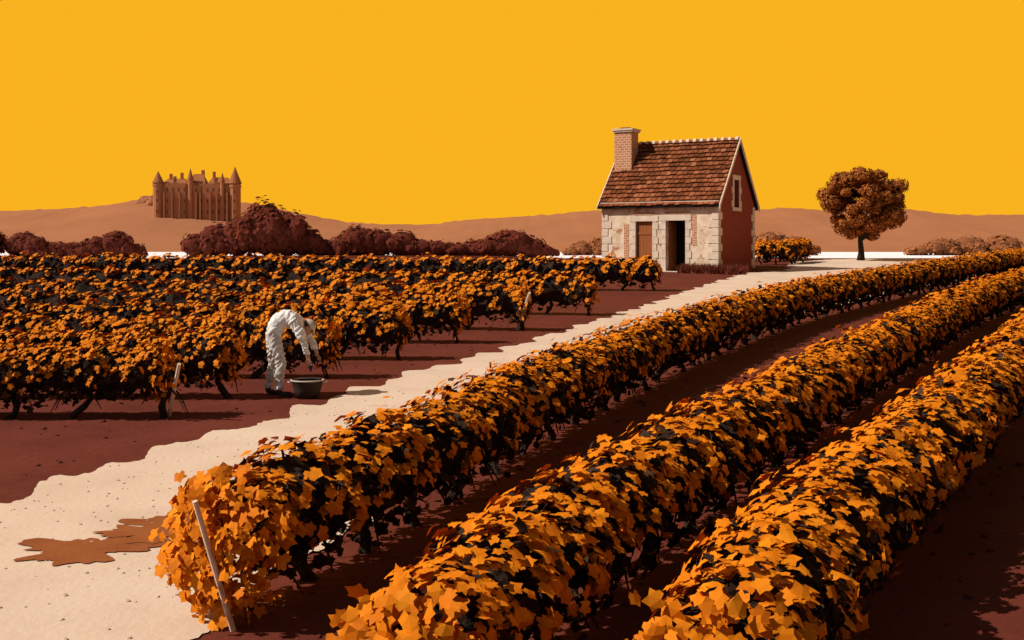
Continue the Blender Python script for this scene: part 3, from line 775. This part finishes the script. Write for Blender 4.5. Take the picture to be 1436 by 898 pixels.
mbh.add(s10[0] * [.008, .024, .006] + [.088, 0, -.058], s10[1], 2, smooth=True)
mbh.build('face', [M_skin, M_dark, M_lip], hd)
mbh = MB(); keep = hv * [.096, .080, .112]; keep[:, 2] = np.maximum(keep[:, 2], -.035); keep[:, 0] = np.minimum(keep[:, 0], .02)
mbh.add(keep + [-.008, 0, .004], hf, 0, smooth=True); mbh.build('hair', [M_hair], hd)
mbh = MB(); kc = hv * [.108, .094, .112]; kc[:, 2] = np.maximum(kc[:, 2], .02)
mbh.add(kc + [-.004, 0, .014], hf, 0, smooth=True)
K = 16; th = np.linspace(-1.1, 1.1, K)
Vb = [[.088 * math.cos(t), .088 * math.sin(t), .046] for t in th] + [[.06 + .11 * math.cos(t), .10 * math.sin(t) * .85, .034] for t in th]
Vb += [[v[0], v[1], v[2] + .008] for v in Vb]
Fb = [[j, j + 1, K + j + 1, K + j] for j in range(K - 1)] + [[2 * K + j, 3 * K + j, 3 * K + j + 1, 2 * K + j + 1] for j in range(K - 1)] + [[K + j, K + j + 1, 3 * K + j + 1, 3 * K + j] for j in range(K - 1)]
mbh.add(Vb, Fb, 0); mbh.build('cap', [M_cap], hd)
mb = MB(); p = V[names['palmn']]; s6 = sphere(7, 5)
for i in range(46):
    z = rng.uniform(0, 1); r = .035 * (1 - z) + .008; a = rng.uniform(0, 6.28)
    mb.add(s6[0] * .012 + [p[0] + .03 + r * math.cos(a), p[1] + r * math.sin(a), p[2] - .03 - .12 * z], s6[1], 0, smooth=True)
mb.build('grape_bunch', [M_grape], worker)

tx, ty = -3.04, 16.95; tub = empty('grape_tub', (tx, ty, float(gz(tx, ty))))
mb = MB(); k = 28; th = np.linspace(0, 2 * np.pi, k, endpoint=False)
pr = [(.17, 0), (.20, .12), (.235, .25), (.24, .255), (.225, .255), (.19, .12), (.16, .02)]
Vt = [[r * math.cos(t), r * math.sin(t), z] for r, z in pr for t in th]
F = [[i * k + j, i * k + (j + 1) % k, (i + 1) * k + (j + 1) % k, (i + 1) * k + j] for i in range(len(pr) - 1) for j in range(k)] + [[j for j in range(k)][::-1], [6 * k + j for j in range(k)]]
mb.add(Vt, F, 0, smooth=True); mb.build('shell', [M_tub], tub)
mb = MB(); c = np.array([[.240 * math.cos(t), .240 * math.sin(t), .262] for t in np.linspace(0, 2 * np.pi, 40)]); mb.add(*tube(c, np.full(40, .012), 6, False), smooth=True)
for sx in (-1, 1):
    c = np.array([[sx * (.238 + .05 * math.sin(a)), .07 * math.cos(a), .235] for a in np.linspace(0, math.pi, 10)]); mb.add(*tube(c, np.full(10, .010), 6), smooth=True)
mb.build('rim_and_handles', [M_rim], tub)
mb = MB()
for i in range(330):
    a = rng.uniform(0, 6.28); r = .205 * math.sqrt(rng.uniform()); mb.add(s6[0] * .014 + [r * math.cos(a), r * math.sin(a), .20 + .035 * (1 - r / .2) + rng.uniform(-.01, .01)], s6[1], 0, smooth=True)
mb.build('grapes', [M_grape], tub)

# ------------------------------------------------------------------ sky, sun, camera
R = 3200.0
az = np.radians(np.linspace(-105, 105, 43)); el = np.radians(np.linspace(-3, 38, 7))
V = [[R * math.cos(e) * math.sin(a), R * math.cos(e) * math.cos(a), R * math.sin(e)] for e in el for a in az]
na = len(az); F = [[j * na + i, (j + 1) * na + i, (j + 1) * na + i + 1, j * na + i + 1] for j in range(len(el) - 1) for i in range(na - 1)]
m = bpy.data.materials.new('amber_sky'); m.use_nodes = True; nt = m.node_tree
for n_ in list(nt.nodes): nt.nodes.remove(n_)
em = nt.nodes.new('ShaderNodeEmission'); em.inputs['Color'].default_value = (.955, .448, .014, 1); em.inputs['Strength'].default_value = 1
ou = nt.nodes.new('ShaderNodeOutputMaterial'); nt.links.new(em.outputs[0], ou.inputs[0])
mb = MB(); mb.add(V, np.array(F)); mb.build('sky', [m])

to_sun = Vector((-.70, -.17, .70)).normalized()
sun = bpy.data.lights.new('sun', 'SUN'); sun.energy = 4.9; sun.angle = math.radians(.5); sun.color = (1, .95, .88)
so = bpy.data.objects.new('sun', sun); COL.objects.link(so); so.rotation_euler = (-to_sun).to_track_quat('-Z', 'Y').to_euler(); so.location = (-30, -20, 40)
w = bpy.data.worlds.new('World'); scene.world = w; w.use_nodes = True; nt = w.node_tree
bg = nt.nodes['Background']; st = nt.nodes.new('ShaderNodeTexSky'); st.sky_type = 'NISHITA'; st.sun_disc = False
st.sun_elevation = math.asin(to_sun.z); st.sun_rotation = math.atan2(to_sun.x, to_sun.y)
nt.links.new(st.outputs[0], bg.inputs['Color']); bg.inputs['Strength'].default_value = .05

cam = bpy.data.cameras.new('camera'); co = bpy.data.objects.new('camera', cam); COL.objects.link(co)
co.location = (0, 0, 2.2); co.rotation_euler = (math.radians(90), 0, 0)
cam.lens = 36 * 1600 / 1436; cam.sensor_width = 36; cam.shift_y = -99 / 1436
cam.clip_start = .1; cam.clip_end = 12000
scene.camera = co
